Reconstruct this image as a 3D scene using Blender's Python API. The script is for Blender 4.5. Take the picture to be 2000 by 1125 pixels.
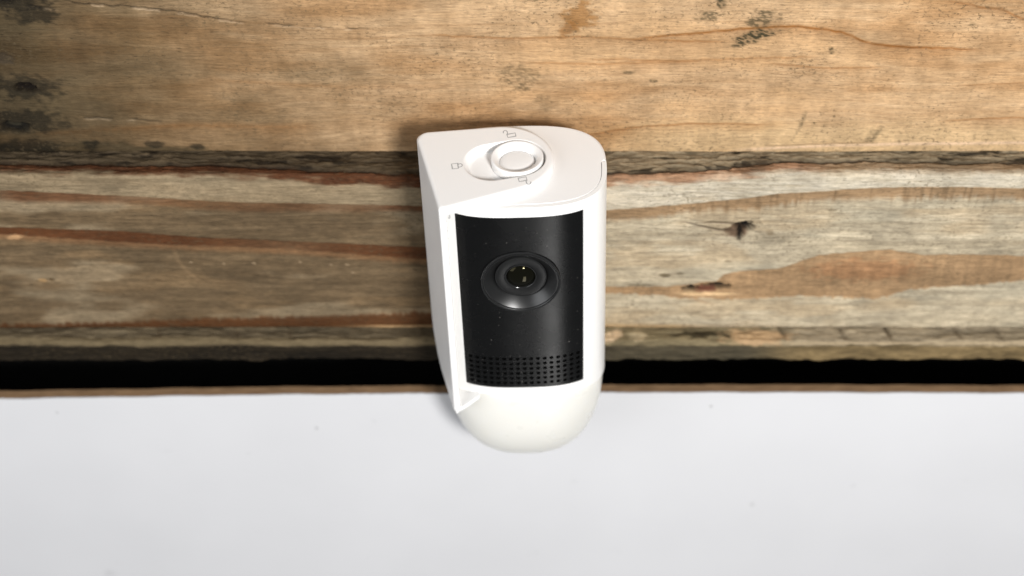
import bpy, bmesh, math
import numpy as np
from mathutils import Vector, Matrix

# ------------------------------------------------------------------ scene, camera, light
for o in list(bpy.data.objects): bpy.data.objects.remove(o)
scene = bpy.context.scene
COL = scene.collection
MM = 0.001

PITCH = math.radians(43.0)
cam_data = bpy.data.cameras.new('camera')
cam = bpy.data.objects.new('camera', cam_data); COL.objects.link(cam)
cam.location = (-1.677*MM, -427.69*MM, 340.48*MM)
cam.rotation_euler = (math.pi/2 - PITCH, 0, 0)
cam_data.sensor_width = 36.0; cam_data.lens = 58.5
cam_data.clip_start = 0.01; cam_data.clip_end = 50.0
cam_data.dof.use_dof = True
cam_data.dof.focus_distance = 0.5525
cam_data.dof.aperture_fstop = 6.3
scene.camera = cam

world = bpy.data.worlds.new('World'); scene.world = world; world.use_nodes = True
bg = world.node_tree.nodes['Background']
bg.inputs['Color'].default_value = (0.93, 0.96, 1.0, 1); bg.inputs['Strength'].default_value = 0.20

def area(name, loc, target, size, size_y, power, color):
    d = bpy.data.lights.new(name, 'AREA'); d.shape = 'RECTANGLE'; d.size = size; d.size_y = size_y
    d.energy = power; d.color = color
    o = bpy.data.objects.new(name, d); COL.objects.link(o)
    o.location = loc
    o.rotation_euler = (Vector(target) - Vector(loc)).to_track_quat('-Z', 'Y').to_euler()
    return o
area('key_light', (0.235, -0.70, 0.40), (0.05, 0, -0.06), 0.14, 0.13, 10.2, (1.0, 0.985, 0.965))  # key area lamp from the upper right front
area('low_soft_light', (0.20, -0.75, -0.70), (0.0, 0, -0.05), 0.16, 0.45, 1.3, (1.0, 0.985, 0.96))

area('left_added_fill', (-0.60, -0.42, 0.22), (-0.03, 0, -0.05), 0.5, 0.5, 2.5, (0.97, 0.985, 1.0))  # added fill without a source of its own, lifts the bracket's left side

vs = scene.view_settings
vs.view_transform = 'Standard'; vs.look = 'None'; vs.exposure = 0.0; vs.gamma = 1.0
vs.use_curve_mapping = False
scene.render.engine = 'CYCLES'

# ------------------------------------------------------------------ helpers
def tag(o, label=None, cat=None, kind=None, group=None):
    if label: o['label'] = label
    if cat: o['category'] = cat
    if kind: o['kind'] = kind
    if group: o['group'] = group
    return o

def empty(name, loc):
    o = bpy.data.objects.new(name, None); COL.objects.link(o); o.location = Vector(loc)*MM
    o.empty_display_size = 0.01
    return o

def mesh_obj(name, verts, faces, mat, parent=None, smooth=True, offset=(0, 0, 0)):
    """verts in mm -> linked mesh object in metres, shifted by -offset (the parent's base)"""
    me = bpy.data.meshes.new(name)
    v = (np.asarray(verts, float) - np.asarray(offset, float))*MM
    me.from_pydata([tuple(p) for p in v], [], [tuple(int(i) for i in f) for f in faces])
    me.update()
    if smooth: me.polygons.foreach_set('use_smooth', [True]*len(me.polygons))
    me.materials.append(mat)
    o = bpy.data.objects.new(name, me); COL.objects.link(o)
    if parent: o.parent = parent
    return o

def fast_grid(name, V, nu, nv, colors, mat, parent, offset=(0, 0, 0)):
    """V (nu*nv,3) in mm"""
    me = bpy.data.meshes.new(name)
    n = nu*nv
    i = (np.arange(nu-1)[:, None]*nv + np.arange(nv-1)[None, :]).ravel()
    quads = np.stack([i, i+1, i+nv+1, i+nv], 1).astype(np.int32)
    me.vertices.add(n); me.vertices.foreach_set('co', ((V - np.asarray(offset))*MM).astype(np.float32).ravel())
    me.loops.add(quads.size); me.loops.foreach_set('vertex_index', quads.ravel())
    me.polygons.add(len(quads))
    me.polygons.foreach_set('loop_start', np.arange(0, quads.size, 4, dtype=np.int32))
    me.polygons.foreach_set('loop_total', np.full(len(quads), 4, dtype=np.int32))
    me.update(calc_edges=True)
    me.polygons.foreach_set('use_smooth', [True]*len(quads))
    at = me.color_attributes.new('wood_tone', 'FLOAT_COLOR', 'POINT')
    c = np.ones((n, 4), np.float32); c[:, :3] = colors
    at.data.foreach_set('color', c.ravel())
    me.materials.append(mat)
    o = bpy.data.objects.new(name, me); COL.objects.link(o); o.parent = parent
    return o

def baked(verts_faces_list, mods):
    """join closed meshes (mm), run modifiers, return evaluated verts / faces"""
    me = bpy.data.meshes.new('tmp'); V = []; F = []
    for v, f in verts_faces_list:
        b = len(V); V += [tuple(p) for p in v]; F += [tuple(int(i)+b for i in q) for q in f]
    me.from_pydata(V, [], F); me.update()
    o = bpy.data.objects.new('tmp', me); COL.objects.link(o)
    for t, kw in mods:
        m = o.modifiers.new(t, t)
        for k, val in kw.items(): setattr(m, k, val)
    dg = bpy.context.evaluated_depsgraph_get(); dg.update()
    e = o.evaluated_get(dg); m2 = e.to_mesh()
    n = len(m2.vertices); co = np.empty(n*3, np.float32); m2.vertices.foreach_get('co', co)
    faces = [tuple(p.vertices) for p in m2.polygons]
    e.to_mesh_clear(); bpy.data.objects.remove(o); bpy.data.meshes.remove(me)
    return co.reshape(-1, 3), faces

def lathe(profile, seg=96):
    """profile [(r, h)] about the Z axis -> verts, faces (closed ends when r == 0)"""
    V = []; F = []; rows = []
    for r, h in profile:
        if r < 1e-6:
            rows.append([len(V)]); V.append((0, 0, h))
        else:
            rows.append(list(range(len(V), len(V)+seg)))
            V += [(r*math.cos(2*math.pi*k/seg), r*math.sin(2*math.pi*k/seg), h) for k in range(seg)]
    for a, b in zip(rows[:-1], rows[1:]):
        for k in range(seg):
            k2 = (k+1) % seg
            if len(a) == 1 and len(b) == 1: continue
            if len(a) == 1: F.append((a[0], b[k2], b[k]))
            elif len(b) == 1: F.append((a[k], a[k2], b[0]))
            else: F.append((a[k], a[k2], b[k2], b[k]))
    return V, F

def loft(rings, cap_first=True, cap_last=True):
    n = len(rings[0]); V = [p for r in rings for p in r]; F = []
    for i in range(len(rings)-1):
        for k in range(n):
            k2 = (k+1) % n
            F.append((i*n+k, i*n+k2, (i+1)*n+k2, (i+1)*n+k))
    if cap_first: F.append(tuple(reversed(range(n))))
    if cap_last: F.append(tuple(range((len(rings)-1)*n, len(rings)*n)))
    return V, F

# value noise -------------------------------------------------------------
_rng = np.random.RandomState(11)
_tab = _rng.rand(512, 512)
def vnoise(x, y, seed=0):
    x = x + seed*37.17; y = y + seed*91.73
    xi = np.floor(x).astype(int); yi = np.floor(y).astype(int)
    fx = x - xi; fy = y - yi
    fx = fx*fx*fx*(fx*(fx*6-15)+10); fy = fy*fy*fy*(fy*(fy*6-15)+10)
    g = lambda a, b: _tab[a & 511, b & 511]
    return ((g(xi, yi)*(1-fx) + g(xi+1, yi)*fx)*(1-fy) + (g(xi, yi+1)*(1-fx) + g(xi+1, yi+1)*fx)*fy)
def fbm(x, y, seed=0, oct=4):
    s = 0; a = 0.5; t = 0
    for k in range(oct):
        s = s + a*vnoise(x*2**k, y*2**k, seed+k*3.3); t += a; a *= 0.55
    return s/t
def smooth(a, b, x):
    t = np.clip((x-a)/(b-a), 0, 1); return t*t*(3-2*t)
def curve(pts, x):
    p = np.array(sorted(pts)); return np.interp(x, p[:, 0], p[:, 1])
def mix(c, col, m):
    return c*(1-m[:, None]) + np.atleast_2d(np.asarray(col))*m[:, None]

# ------------------------------------------------------------------ materials
def new_mat(name):
    m = bpy.data.materials.new(name); m.use_nodes = True
    nt = m.node_tree; b = nt.nodes['Principled BSDF']
    return m, nt, b
def noise_node(nt, scale, detail=4, mapping=None, coord='Object', rough=0.55):
    tc = nt.nodes.new('ShaderNodeTexCoord'); mp = nt.nodes.new('ShaderNodeMapping')
    if mapping: mp.inputs['Scale'].default_value = mapping
    n = nt.nodes.new('ShaderNodeTexNoise'); n.inputs['Scale'].default_value = scale
    n.inputs['Detail'].default_value = detail; n.inputs['Roughness'].default_value = rough
    nt.links.new(tc.outputs[coord], mp.inputs['Vector']); nt.links.new(mp.outputs['Vector'], n.inputs['Vector'])
    return n
def ramp_node(nt, src, stops):
    r = nt.nodes.new('ShaderNodeValToRGB'); e = r.color_ramp.elements
    while len(e) < len(stops): e.new(0.5)
    for k, (p, c) in enumerate(stops):
        e[k].position = p; e[k].color = (c, c, c, 1) if not isinstance(c, tuple) else (*c, 1)
    nt.links.new(src, r.inputs['Fac']); return r
def mul_color(nt, a, b, fac=1.0, mode='MULTIPLY'):
    m = nt.nodes.new('ShaderNodeMix'); m.data_type = 'RGBA'; m.blend_type = mode
    m.inputs['Factor'].default_value = fac
    for s, i in ((a, 6), (b, 7)):
        if isinstance(s, tuple): m.inputs[i].default_value = (*s, 1)
        else: nt.links.new(s, m.inputs[i])
    return m.outputs[2]
def bump_node(nt, bsdf, src, strength, dist):
    b = nt.nodes.new('ShaderNodeBump'); b.inputs['Strength'].default_value = strength
    b.inputs['Distance'].default_value = dist
    nt.links.new(src, b.inputs['Height']); nt.links.new(b.outputs['Normal'], bsdf.inputs['Normal'])

def plastic(name, col, rough, sss=0.0, grain=0.12):
    m, nt, b = new_mat(name)
    b.inputs['Base Color'].default_value = (*col, 1); b.inputs['IOR'].default_value = 1.46
    n = noise_node(nt, 5200, 2)
    r = ramp_node(nt, noise_node(nt, 90, 3).outputs['Fac'], [(0.3, rough*0.88), (0.7, rough*1.1)])
    nt.links.new(r.outputs['Color'], b.inputs['Roughness'])
    bump_node(nt, b, n.outputs['Fac'], grain, 0.00006)
    if sss:
        b.inputs['Subsurface Weight'].default_value = sss
        b.inputs['Subsurface Radius'].default_value = (1.0, 0.9, 0.75); b.inputs['Subsurface Scale'].default_value = 0.002
    return m
M_white = plastic('white_plastic', (0.82, 0.812, 0.80), 0.42)
M_shell = plastic('white_shell_plastic', (0.82, 0.815, 0.80), 0.36)
M_dome = plastic('milky_sensor_plastic', (0.745, 0.735, 0.69), 0.30, 0.25, 0.04)
M_print = plastic('grey_print', (0.36, 0.36, 0.36), 0.6)
M_logo = plastic('pale_grey_print', (0.50, 0.50, 0.49), 0.5)

def black_plastic(name, col, rough, dust=True, grain=0.25):
    m, nt, b = new_mat(name)
    b.inputs['IOR'].default_value = 1.5; b.inputs['Specular IOR Level'].default_value = 0.27
    base = (col, col*1.02, col*1.03)
    bump_node(nt, b, noise_node(nt, 4200, 2).outputs['Fac'], grain, 0.00006)
    r = ramp_node(nt, noise_node(nt, 120, 3).outputs['Fac'], [(0.3, rough*0.92), (0.7, rough*1.08)])
    nt.links.new(r.outputs['Color'], b.inputs['Roughness'])
    if dust:
        tc = nt.nodes.new('ShaderNodeTexCoord')
        wn = noise_node(nt, 700, 2)
        ad = nt.nodes.new('ShaderNodeMix'); ad.data_type = 'RGBA'; ad.inputs['Factor'].default_value = 0.0012
        ad.blend_type = 'ADD'
        nt.links.new(tc.outputs['Object'], ad.inputs[6]); nt.links.new(wn.outputs['Color'], ad.inputs[7])
        v = nt.nodes.new('ShaderNodeTexVoronoi'); v.voronoi_dimensions = '2D'; v.inputs['Scale'].default_value = 300
        sx = nt.nodes.new('ShaderNodeSeparateXYZ'); cx = nt.nodes.new('ShaderNodeCombineXYZ')
        nt.links.new(ad.outputs[2], sx.inputs[0]); nt.links.new(sx.outputs['X'], cx.inputs['X']); nt.links.new(sx.outputs['Z'], cx.inputs['Y'])
        nt.links.new(cx.outputs[0], v.inputs['Vector'])
        sp = ramp_node(nt, v.outputs['Distance'], [(0.02, 1.0), (0.075, 0.0)])
        sel = nt.nodes.new('ShaderNodeSeparateColor'); nt.links.new(v.outputs['Color'], sel.inputs['Color'])
        pk = ramp_node(nt, sel.outputs['Red'], [(0.80, 0.0), (1.0, 0.55)])
        d = mul_color(nt, sp.outputs['Color'], pk.outputs['Color'])
        mx = nt.nodes.new('ShaderNodeMix'); mx.data_type = 'RGBA'
        mx.inputs[6].default_value = (*base, 1); mx.inputs[7].default_value = (0.20, 0.19, 0.17, 1)
        nt.links.new(d, mx.inputs['Factor']); nt.links.new(mx.outputs[2], b.inputs['Base Color'])
    else:
        b.inputs['Base Color'].default_value = (*base, 1)
    return m
M_black = black_plastic('satin_black_panel', 0.0022, 0.27)
M_bezel = black_plastic('black_bezel', 0.007, 0.33, False, 0.1)
M_bezel.node_tree.nodes['Principled BSDF'].inputs['Specular IOR Level'].default_value = 0.62
M_ring = black_plastic('charcoal_lens_ring', 0.007, 0.40, False, 0.1)
M_void = black_plastic('black_cavity', 0.004, 0.8, False)
mg, ntg, bgl = new_mat('lens_glass')
bgl.inputs['Base Color'].default_value = (0.003, 0.003, 0.002, 1); bgl.inputs['Roughness'].default_value = 0.03
bgl.inputs['IOR'].default_value = 1.27; bgl.inputs['Specular Tint'].default_value = (1.0, 0.88, 0.5, 1)
ntg.links.new(ramp_node(ntg, noise_node(ntg, 300, 2).outputs['Fac'], [(0.3, 0.02), (0.7, 0.06)]).outputs['Color'], bgl.inputs['Roughness'])
M_glass = mg

def wood(name, fine, flecks, bump):
    m, nt, b = new_mat(name)
    at = nt.nodes.new('ShaderNodeAttribute'); at.attribute_name = 'wood_tone'
    fib = ramp_node(nt, noise_node(nt, 1.0, 5, (140, 500, 1500), rough=0.62).outputs['Fac'],
                    [(0.22, 1-fine), (0.5, 1.0), (0.8, 1+fine*0.7)])
    c = mul_color(nt, at.outputs['Color'], fib.outputs['Color'])
    mot = ramp_node(nt, noise_node(nt, 1.0, 4, (420, 500, 620), rough=0.6).outputs['Fac'],
                    [(0.25, 1-fine*0.6), (0.75, 1+fine*0.5)])
    c = mul_color(nt, c, mot.outputs['Color'])
    fl = ramp_node(nt, noise_node(nt, 1.0, 3, (330, 800, 1250), rough=0.6).outputs['Fac'],
                   [(0.62, 1.0), (0.72, 1-flecks*0.7)])
    c = mul_color(nt, c, fl.outputs['Color'])
    fl2 = ramp_node(nt, noise_node(nt, 1.0, 4, (650, 800, 900), rough=0.65).outputs['Fac'], [(0.54, 0.0), (0.64, 1.0)])
    msk = ramp_node(nt, noise_node(nt, 1.0, 3, (38, 60, 60)).outputs['Fac'], [(0.40, flecks*0.12), (0.64, flecks)])
    fm = nt.nodes.new('ShaderNodeMath'); fm.operation = 'MULTIPLY'
    nt.links.new(fl2.outputs['Color'], fm.inputs[0]); nt.links.new(msk.outputs['Color'], fm.inputs[1])
    mx = nt.nodes.new('ShaderNodeMix'); mx.data_type = 'RGBA'; nt.links.new(fm.outputs[0], mx.inputs['Factor'])
    nt.links.new(c, mx.inputs[6]); mx.inputs[7].default_value = (0.09, 0.065, 0.035, 1); c = mx.outputs[2]
    nt.links.new(c, b.inputs['Base Color'])
    b.inputs['Roughness'].default_value = 0.78; b.inputs['Specular IOR Level'].default_value = 0.15
    h = noise_node(nt, 1.0, 6, (260, 700, 1500), rough=0.65)
    bump_node(nt, b, h.outputs['Fac'], bump, 0.0005)
    return m
M_woodA = wood('sawn_tan_timber', 0.30, 0.70, 1.0)
M_woodB = wood('weathered_grey_timber', 0.34, 0.55, 1.0)
M_woodC = wood('dark_timber', 0.28, 0.4, 0.7)

mb, ntb, bb = new_mat('white_laminate')
cl = ramp_node(ntb, noise_node(ntb, 14, 4, rough=0.5).outputs['Fac'], [(0.3, (0.588, 0.590, 0.606)), (0.7, (0.622, 0.624, 0.64))])
sm = ramp_node(ntb, noise_node(ntb, 1.0, 3, (60, 60, 85), rough=0.6).outputs['Fac'], [(0.70, 1.0), (0.80, 0.86)])
ntb.links.new(mul_color(ntb, cl.outputs['Color'], sm.outputs['Color']), bb.inputs['Base Color'])
bb.inputs['Roughness'].default_value = 0.5
bump_node(ntb, bb, noise_node(ntb, 160, 3).outputs['Fac'], 0.06, 0.0005)
M_lam = mb
mk, ntk, bk = new_mat('brown_board_core')
ck = ramp_node(ntk, noise_node(ntk, 1.0, 4, (150, 900, 900)).outputs['Fac'], [(0.3, (0.15, 0.085, 0.04)), (0.7, (0.27, 0.165, 0.085))])
ntk.links.new(ck.outputs['Color'], bk.inputs['Base Color']); bk.inputs['Roughness'].default_value = 0.85
M_core = mk
md, ntd, bd = new_mat('dark_backing')
cd = ramp_node(ntd, noise_node(ntd, 60, 3).outputs['Fac'], [(0.3, (0.004, 0.0035, 0.003)), (0.7, (0.008, 0.007, 0.006))])  # near-black, the shade of the gap is put into this colour
ntd.links.new(cd.outputs['Color'], bd.inputs['Base Color']); bd.inputs['Roughness'].default_value = 0.95
M_back = md

# ------------------------------------------------------------------ the plank wall
XW = 310.0
def sweep_plank(name, profile, ds, dx, fn, mat, parent, offset):
    """profile polyline [(y,z)] in mm, outside on the left of travel (top-back -> front -> bottom-back)"""
    P = np.array(profile, float); seg = np.hypot(*(P[1:]-P[:-1]).T); L = np.concatenate([[0], np.cumsum(seg)])
    n = int(L[-1]/ds)+1; s = np.linspace(0, L[-1], n)
    py = np.interp(s, L, P[:, 0]); pz = np.interp(s, L, P[:, 1])
    ty = np.gradient(py); tz = np.gradient(pz); tl = np.hypot(ty, tz); ty /= tl; tz /= tl
    ny, nz = tz, -ty                      # outward: travelling -y along the top gives +z; travelling -z down the face gives -y
    xs = np.arange(-XW, XW+dx*0.5, dx); nu = len(xs)
    X = np.repeat(xs, n); Y = np.tile(py, nu); Z = np.tile(pz, nu); S = np.tile(s, nu)
    NY = np.tile(ny, nu); NZ = np.tile(nz, nu)
    colr, disp = fn(X, Y, Z, NZ)
    V = np.stack([X, Y+NY*disp, Z+NZ*disp], 1)
    return fast_grid(name, V, nu, n, np.clip(colr, 0.002, 0.9).astype(np.float32), mat, parent, offset)

def arc(cy, cz, r, a0, a1, k=6):
    return [(cy+r*math.cos(a0+(a1-a0)*i/k), cz+r*math.sin(a0+(a1-a0)*i/k)) for i in range(k+1)]
def plank_profile(yf, zt, zb, yb, r):
    return ([(yb, zt)] + arc(yf+r, zt-r, r, math.pi/2, math.pi) + arc(yf+r, zb+r, r, math.pi, 1.5*math.pi) + [(yb, zb)])

def blob(X, Z, cx, cz, rx, rz, seed, rough=0.6, ang=0.0):
    """soft ragged patch, 1 inside -> 0 outside"""
    ca, sa = math.cos(ang), math.sin(ang)
    u = ((X-cx)*ca + (Z-cz)*sa)/rx; v = (-(X-cx)*sa + (Z-cz)*ca)/rz
    d = np.sqrt(u*u+v*v) + (fbm(X*0.45, Z*0.7, seed, 4)-0.5)*2*rough
    return 1-smooth(0.55, 1.15, d)
def line_mask(X, Z, pts, w, seed, jit=0.6):
    zc = curve(pts, X) + (fbm(X*0.25, X*0+seed, seed, 3)-0.5)*2*jit
    p = np.array(sorted(pts)); ends = smooth(p[0, 0]-4, p[0, 0]+6, X)*(1-smooth(p[-1, 0]-6, p[-1, 0]+4, X))
    return np.exp(-((Z-zc)/w)**2)*ends
def punch(c, pivot, sat, gam):
    l = np.clip(c @ np.array([0.3, 0.6, 0.1]), 1e-4, 9)
    c = l[:, None] + (c-l[:, None])*sat
    return np.clip(c, 0.001, 1)*(np.clip(l/pivot, 0.05, 3)**gam)[:, None]
def knot(X, Z, cx, cz, rx, rz, seed):
    d = np.sqrt(((X-cx)/rx)**2+((Z-cz)/rz)**2) + (fbm(X*0.6, Z*0.9, seed, 3)-0.5)*0.9
    return 1-smooth(0.6, 1.05, d)

def fn_A(X, Y, Z, NZ):
    warp = (fbm(X*0.012, Z*0.03, 1, 3)-0.5)*14
    zz = Z + warp
    tan = np.array([0.57, 0.395, 0.230]); dull = np.array([0.215, 0.150, 0.080])
    left = smooth(-25, -140, X + (fbm(X*0.03, Z*0.05, 5, 4)-0.5)*70)
    c = mix(np.repeat(tan[None, :], len(X), 0), dull, left*0.85)  # duller wood with light falloff painted in towards the left
    # growth rings running along the board
    g = fbm(X*0.010, zz*0.55, 2, 4); c = c*(1+(g-0.5)[:, None]*np.array([0.20, 0.28, 0.36]))
    g2 = fbm(X*0.05, zz*1.7, 3, 3); c = c*(1+(g2-0.5)[:, None]*np.array([0.16, 0.20, 0.25]))
    m3 = fbm(X*0.16, Z*0.22, 4, 4); c = c*(1+(m3-0.5)[:, None]*np.array([0.36, 0.40, 0.46]))
    # pale and pinkish zones
    c = mix(c, (0.66, 0.44, 0.24), smooth(0.5, 0.75, fbm(X*0.02, zz*0.07, 8, 3))*0.55*smooth(-60, 20, X))
    c = mix(c, (0.66, 0.50, 0.29), smooth(-9, -19, Z+(fbm(X*0.05, Z*0.1, 9, 3)-.5)*8)*0.55*smooth(10, 60, X))
    red = np.array([0.36, 0.165, 0.055])
    for k, (pts, w, s) in enumerate([
        ([(39.3, 22.2), (58, 24.2), (75, 26.2), (91.9, 27.3), (107.4, 25.2), (118.4, 20.1), (132.4, 18.7), (154.9, 17.6)], 0.55, 0.75),
        ([(20, -19.5), (41.3, -15.0), (60.8, -13.2), (87.7, -13.9)], 0.45, 0.5),
        ([(140, 37), (151, 35), (160.4, 33.3), (169, 29.3), (180, 28)], 0.5, 0.5),
        ([(84.7, 12.3), (104, 10.5), (125, 10.3)], 0.5, 0.4), ([(24.3, 13.9), (58.8, 13.2), (84.7, 14.5), (100, 15)], 0.5, 0.4),
        ([(-30, 23.5), (0, 22.3), (20, 23), (45, 21.5), (70, 21)], 0.45, 0.5),
        ([(148, -12.5), (165, -11), (190, -10.6)], 0.4, 0.5), ([(150, 3), (170, 4), (200, 5)], 0.4, 0.35),
        ([(-110, 6), (-60, 2.5), (-20, 3)], 1.2, 0.2), ([(-170, -18), (-120, -14), (-70, -15)], 1.4, 0.3),
        ([(3, 12.5), (30, 12), (60, 13)], 0.5, 0.35)]):
        m = line_mask(X, Z, pts, w, 20+k)
        zc = curve(pts, X); p = np.array(sorted(pts))
        below = smooth(0.4, -0.2, Z-zc)*np.exp(-np.clip(zc-Z, 0, 99)/(w*7))*smooth(p[0, 0]-6, p[0, 0]+15, X)*(1-smooth(p[-1, 0]-15, p[-1, 0]+6, X))
        c = mix(c, red, np.clip(m*s*0.85 + below*s*0.6, 0, 1))
    c = mix(c, (0.36, 0.18, 0.06), blob(X, Z, 20.5, 31, 5.5, 6, 31, 0.7, 0.7)*0.75)
    c = mix(c, (0.33, 0.16, 0.055), blob(X, Z, 17.0, 26, 2.4, 4.2, 32, 0.5, -0.7)*0.7)
    # grey mould and scuffs
    fine = smooth(0.42, 0.58, fbm(X*1.1, Z*1.6, 40, 4))
    for k, (cx, cz, rx, rz, a, s) in enumerate([(79, 22.6, 9, 2.3, 0.28, 1.0), (81, 29, 5.5, 4.2, 0.2, 0.75), (63.5, 31, 4.8, 2.3, 0.3, 0.7),
        (67, 36, 1.8, 2.2, 0, 0.9), (1.8, 6.5, 8.5, 6, 0, 0.45), (2, 2, 2.5, 1.6, 0, 0.5), (9.0, -3.5, 3, 5, 0.6, 0.35), (106, 17, 1.9, 1.5, 0.3, 1.0), (151.3, 27.7, 1.3, 0.6, 0, 0.9),
        (46.4, 4.8, 1.7, 0.8, 0, 0.8), (37.5, 8.2, 2.6, 0.7, 0, 0.55), (103.5, -13, 0.7, 0.7, 0, 0.9), (76, 20, 6, 1, 0.2, 0.8)]):
        c = mix(c, (0.085, 0.072, 0.038), blob(X, Z, cx, cz, rx, rz, 50+k, 0.75, a)*s*(0.35+0.65*fine))
    for (x0, z0, x1, z1, w, s) in [(100.2, -8.5, 99.0, -15, 0.6, 0.85), (98.8, -16, 96.5, -21.5, 0.35, 0.5), (127.5, -15, 124.5, -21.6, 1.0, 0.6), (124.6, -16.5, 122.8, -21.8, 0.9, 0.6)]:
        t = np.clip((z0-Z)/(z0-z1), 0, 1); inb = smooth(z0+1, z0-0.5, Z)*smooth(z1-1, z1+0.5, Z)
        c = mix(c, (0.10, 0.085, 0.05), np.exp(-((X-(x0+(x1-x0)*t))/w)**2)*inb*s*(0.4+0.6*fine))
    # left end: dirt plus painted light falloff; dirt along the lower left edge
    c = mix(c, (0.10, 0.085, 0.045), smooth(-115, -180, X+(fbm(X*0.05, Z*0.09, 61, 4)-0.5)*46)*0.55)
    c = mix(c, (0.06, 0.055, 0.03), smooth(-21.5, -25.5, Z+(fbm(X*0.09, Z*0.2, 62, 4)-0.5)*9)*smooth(-85, -120, X)*0.6)
    for k, (cx, cz, rx, rz) in enumerate([(-166, 36.5, 14, 4), (-160, 31, 9, 3.5), (-168, 2, 13, 6), (-172, -12, 16, 6), (-150, -23, 3, 2.5), (-128, -22.5, 3.5, 2), (-113, -24, 2.5, 1.5), (-172, -24, 14, 4)]):
        c = mix(c, (0.03, 0.027, 0.017), blob(X, Z, cx, cz, rx, rz, 70+k, 0.6)*0.72)
    # pale split strip along the lower right edge
    zc = curve([(60, -26), (85, -24.6), (110, -23.0), (180, -21.9), (262, -21.5)], X)
    strip = smooth(74, 88, X)*np.exp(-((Z-zc)/0.7)**2); c = mix(c, (0.80, 0.60, 0.42), strip*0.75)
    c = mix(c, (0.30, 0.2, 0.1), smooth(84, 96, X)*(1-smooth(120, 135, X))*np.exp(-((Z-zc-0.85)/0.25)**2)*0.7)
    # relief
    saw = (vnoise(X*0.55+Z*0.05, Z*0.02, 80)-0.5)*0.10 + (vnoise(X*1.3, Z*0.05, 81)-0.5)*0.05
    d = (fbm(X*0.02, Z*0.04, 82, 3)-0.5)*0.8 + (g2-0.5)*0.12 + saw + (fbm(X*0.5, Z*1.4, 83, 3)-0.5)*0.14
    c = c*(1+saw[:, None]*0.9)
    k1 = knot(X, Z, -168, 1.7, 4.6, 2.1, 90); k2 = knot(X, Z, -176, -15, 5.5, 2.6, 91); k3 = knot(X, Z, -174, 14, 5, 3, 92); k4 = knot(X, Z, -170, 37.5, 7, 2, 93)
    d = d - k1*3.2 - k2*2.6 - k3*0.5 - k4*2.0
    c = mix(c, (0.018, 0.010, 0.006), k1*0.98); c = mix(c, (0.016, 0.014, 0.010), k2*0.95)
    c = mix(c, (0.14, 0.12, 0.09), k3*0.7); c = mix(c, (0.03, 0.026, 0.02), k4*0.85)
    c = mix(c, (0.42, 0.30, 0.2), knot(X, Z, -164.8, 1.2, 0.9, 0.6, 94)*0.9); c = mix(c, (0.10, 0.09, 0.06), knot(X, Z, -176, -15.3, 2.8, 1.3, 95)*0.8)
    # long drying crack, and a shorter one
    for k, (pts, w, s) in enumerate([([(-152, 37), (-140, 35.3), (-128.1, 34.6), (-110.7, 32.3), (-100, 29.9), (-90, 28.5), (-69.7, 26.8), (-45, 25.4)], 0.22, 1.0),
                              ([(-165, -12.5), (-150, -11), (-135, -11.6), (-118, -13)], 0.3, 0.7), ([(-172, 36), (-160, 34.6), (-148, 33)], 0.5, 0.8)]):
        brk = smooth(0.34, 0.5, fbm(X*0.12, X*0+k, 96+k, 3))
        brk = np.maximum(brk, smooth(-88, -105, X)) if k == 0 else brk
        zc = curve(pts, X) + (fbm(X*0.35, X*0, 98+k, 3)-0.5)*1.3; p = np.array(sorted(pts))
        e = smooth(p[0, 0], p[0, 0]+8, X)*(1-smooth(p[-1, 0]-12, p[-1, 0], X))
        m = np.exp(-((Z-zc)/w)**2)*e*brk*s
        d = d - m*0.9; c = mix(c, (0.02, 0.015, 0.01), m*0.9)
        c = mix(c, (0.62, 0.48, 0.32), np.exp(-((Z-zc+0.55)/0.3)**2)*e*smooth(0.5, 0.62, vnoise(X*0.22, X*0, 120+k))*0.6*s)
    c = mix(c, c*np.array([0.80, 0.66, 0.52])[None, :], smooth(0.45, 0.7, fbm(X*0.014, Z*0.06, 170, 4))*0.6)
    c = c*(1+(fbm(X*0.07, Z*0.11, 171, 4)-0.5)[:, None]*0.36)
    c = punch(c*(0.80+0.05*smooth(20, 120, X)-0.04*smooth(20, -120, X)-0.20*smooth(-110, -185, X))[:, None]*np.array([0.93, 0.90, 0.90]), 0.30, 1.08, 0.22)  # left-to-right light falloff also multiplied into the wood colour
    return c, d

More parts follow.
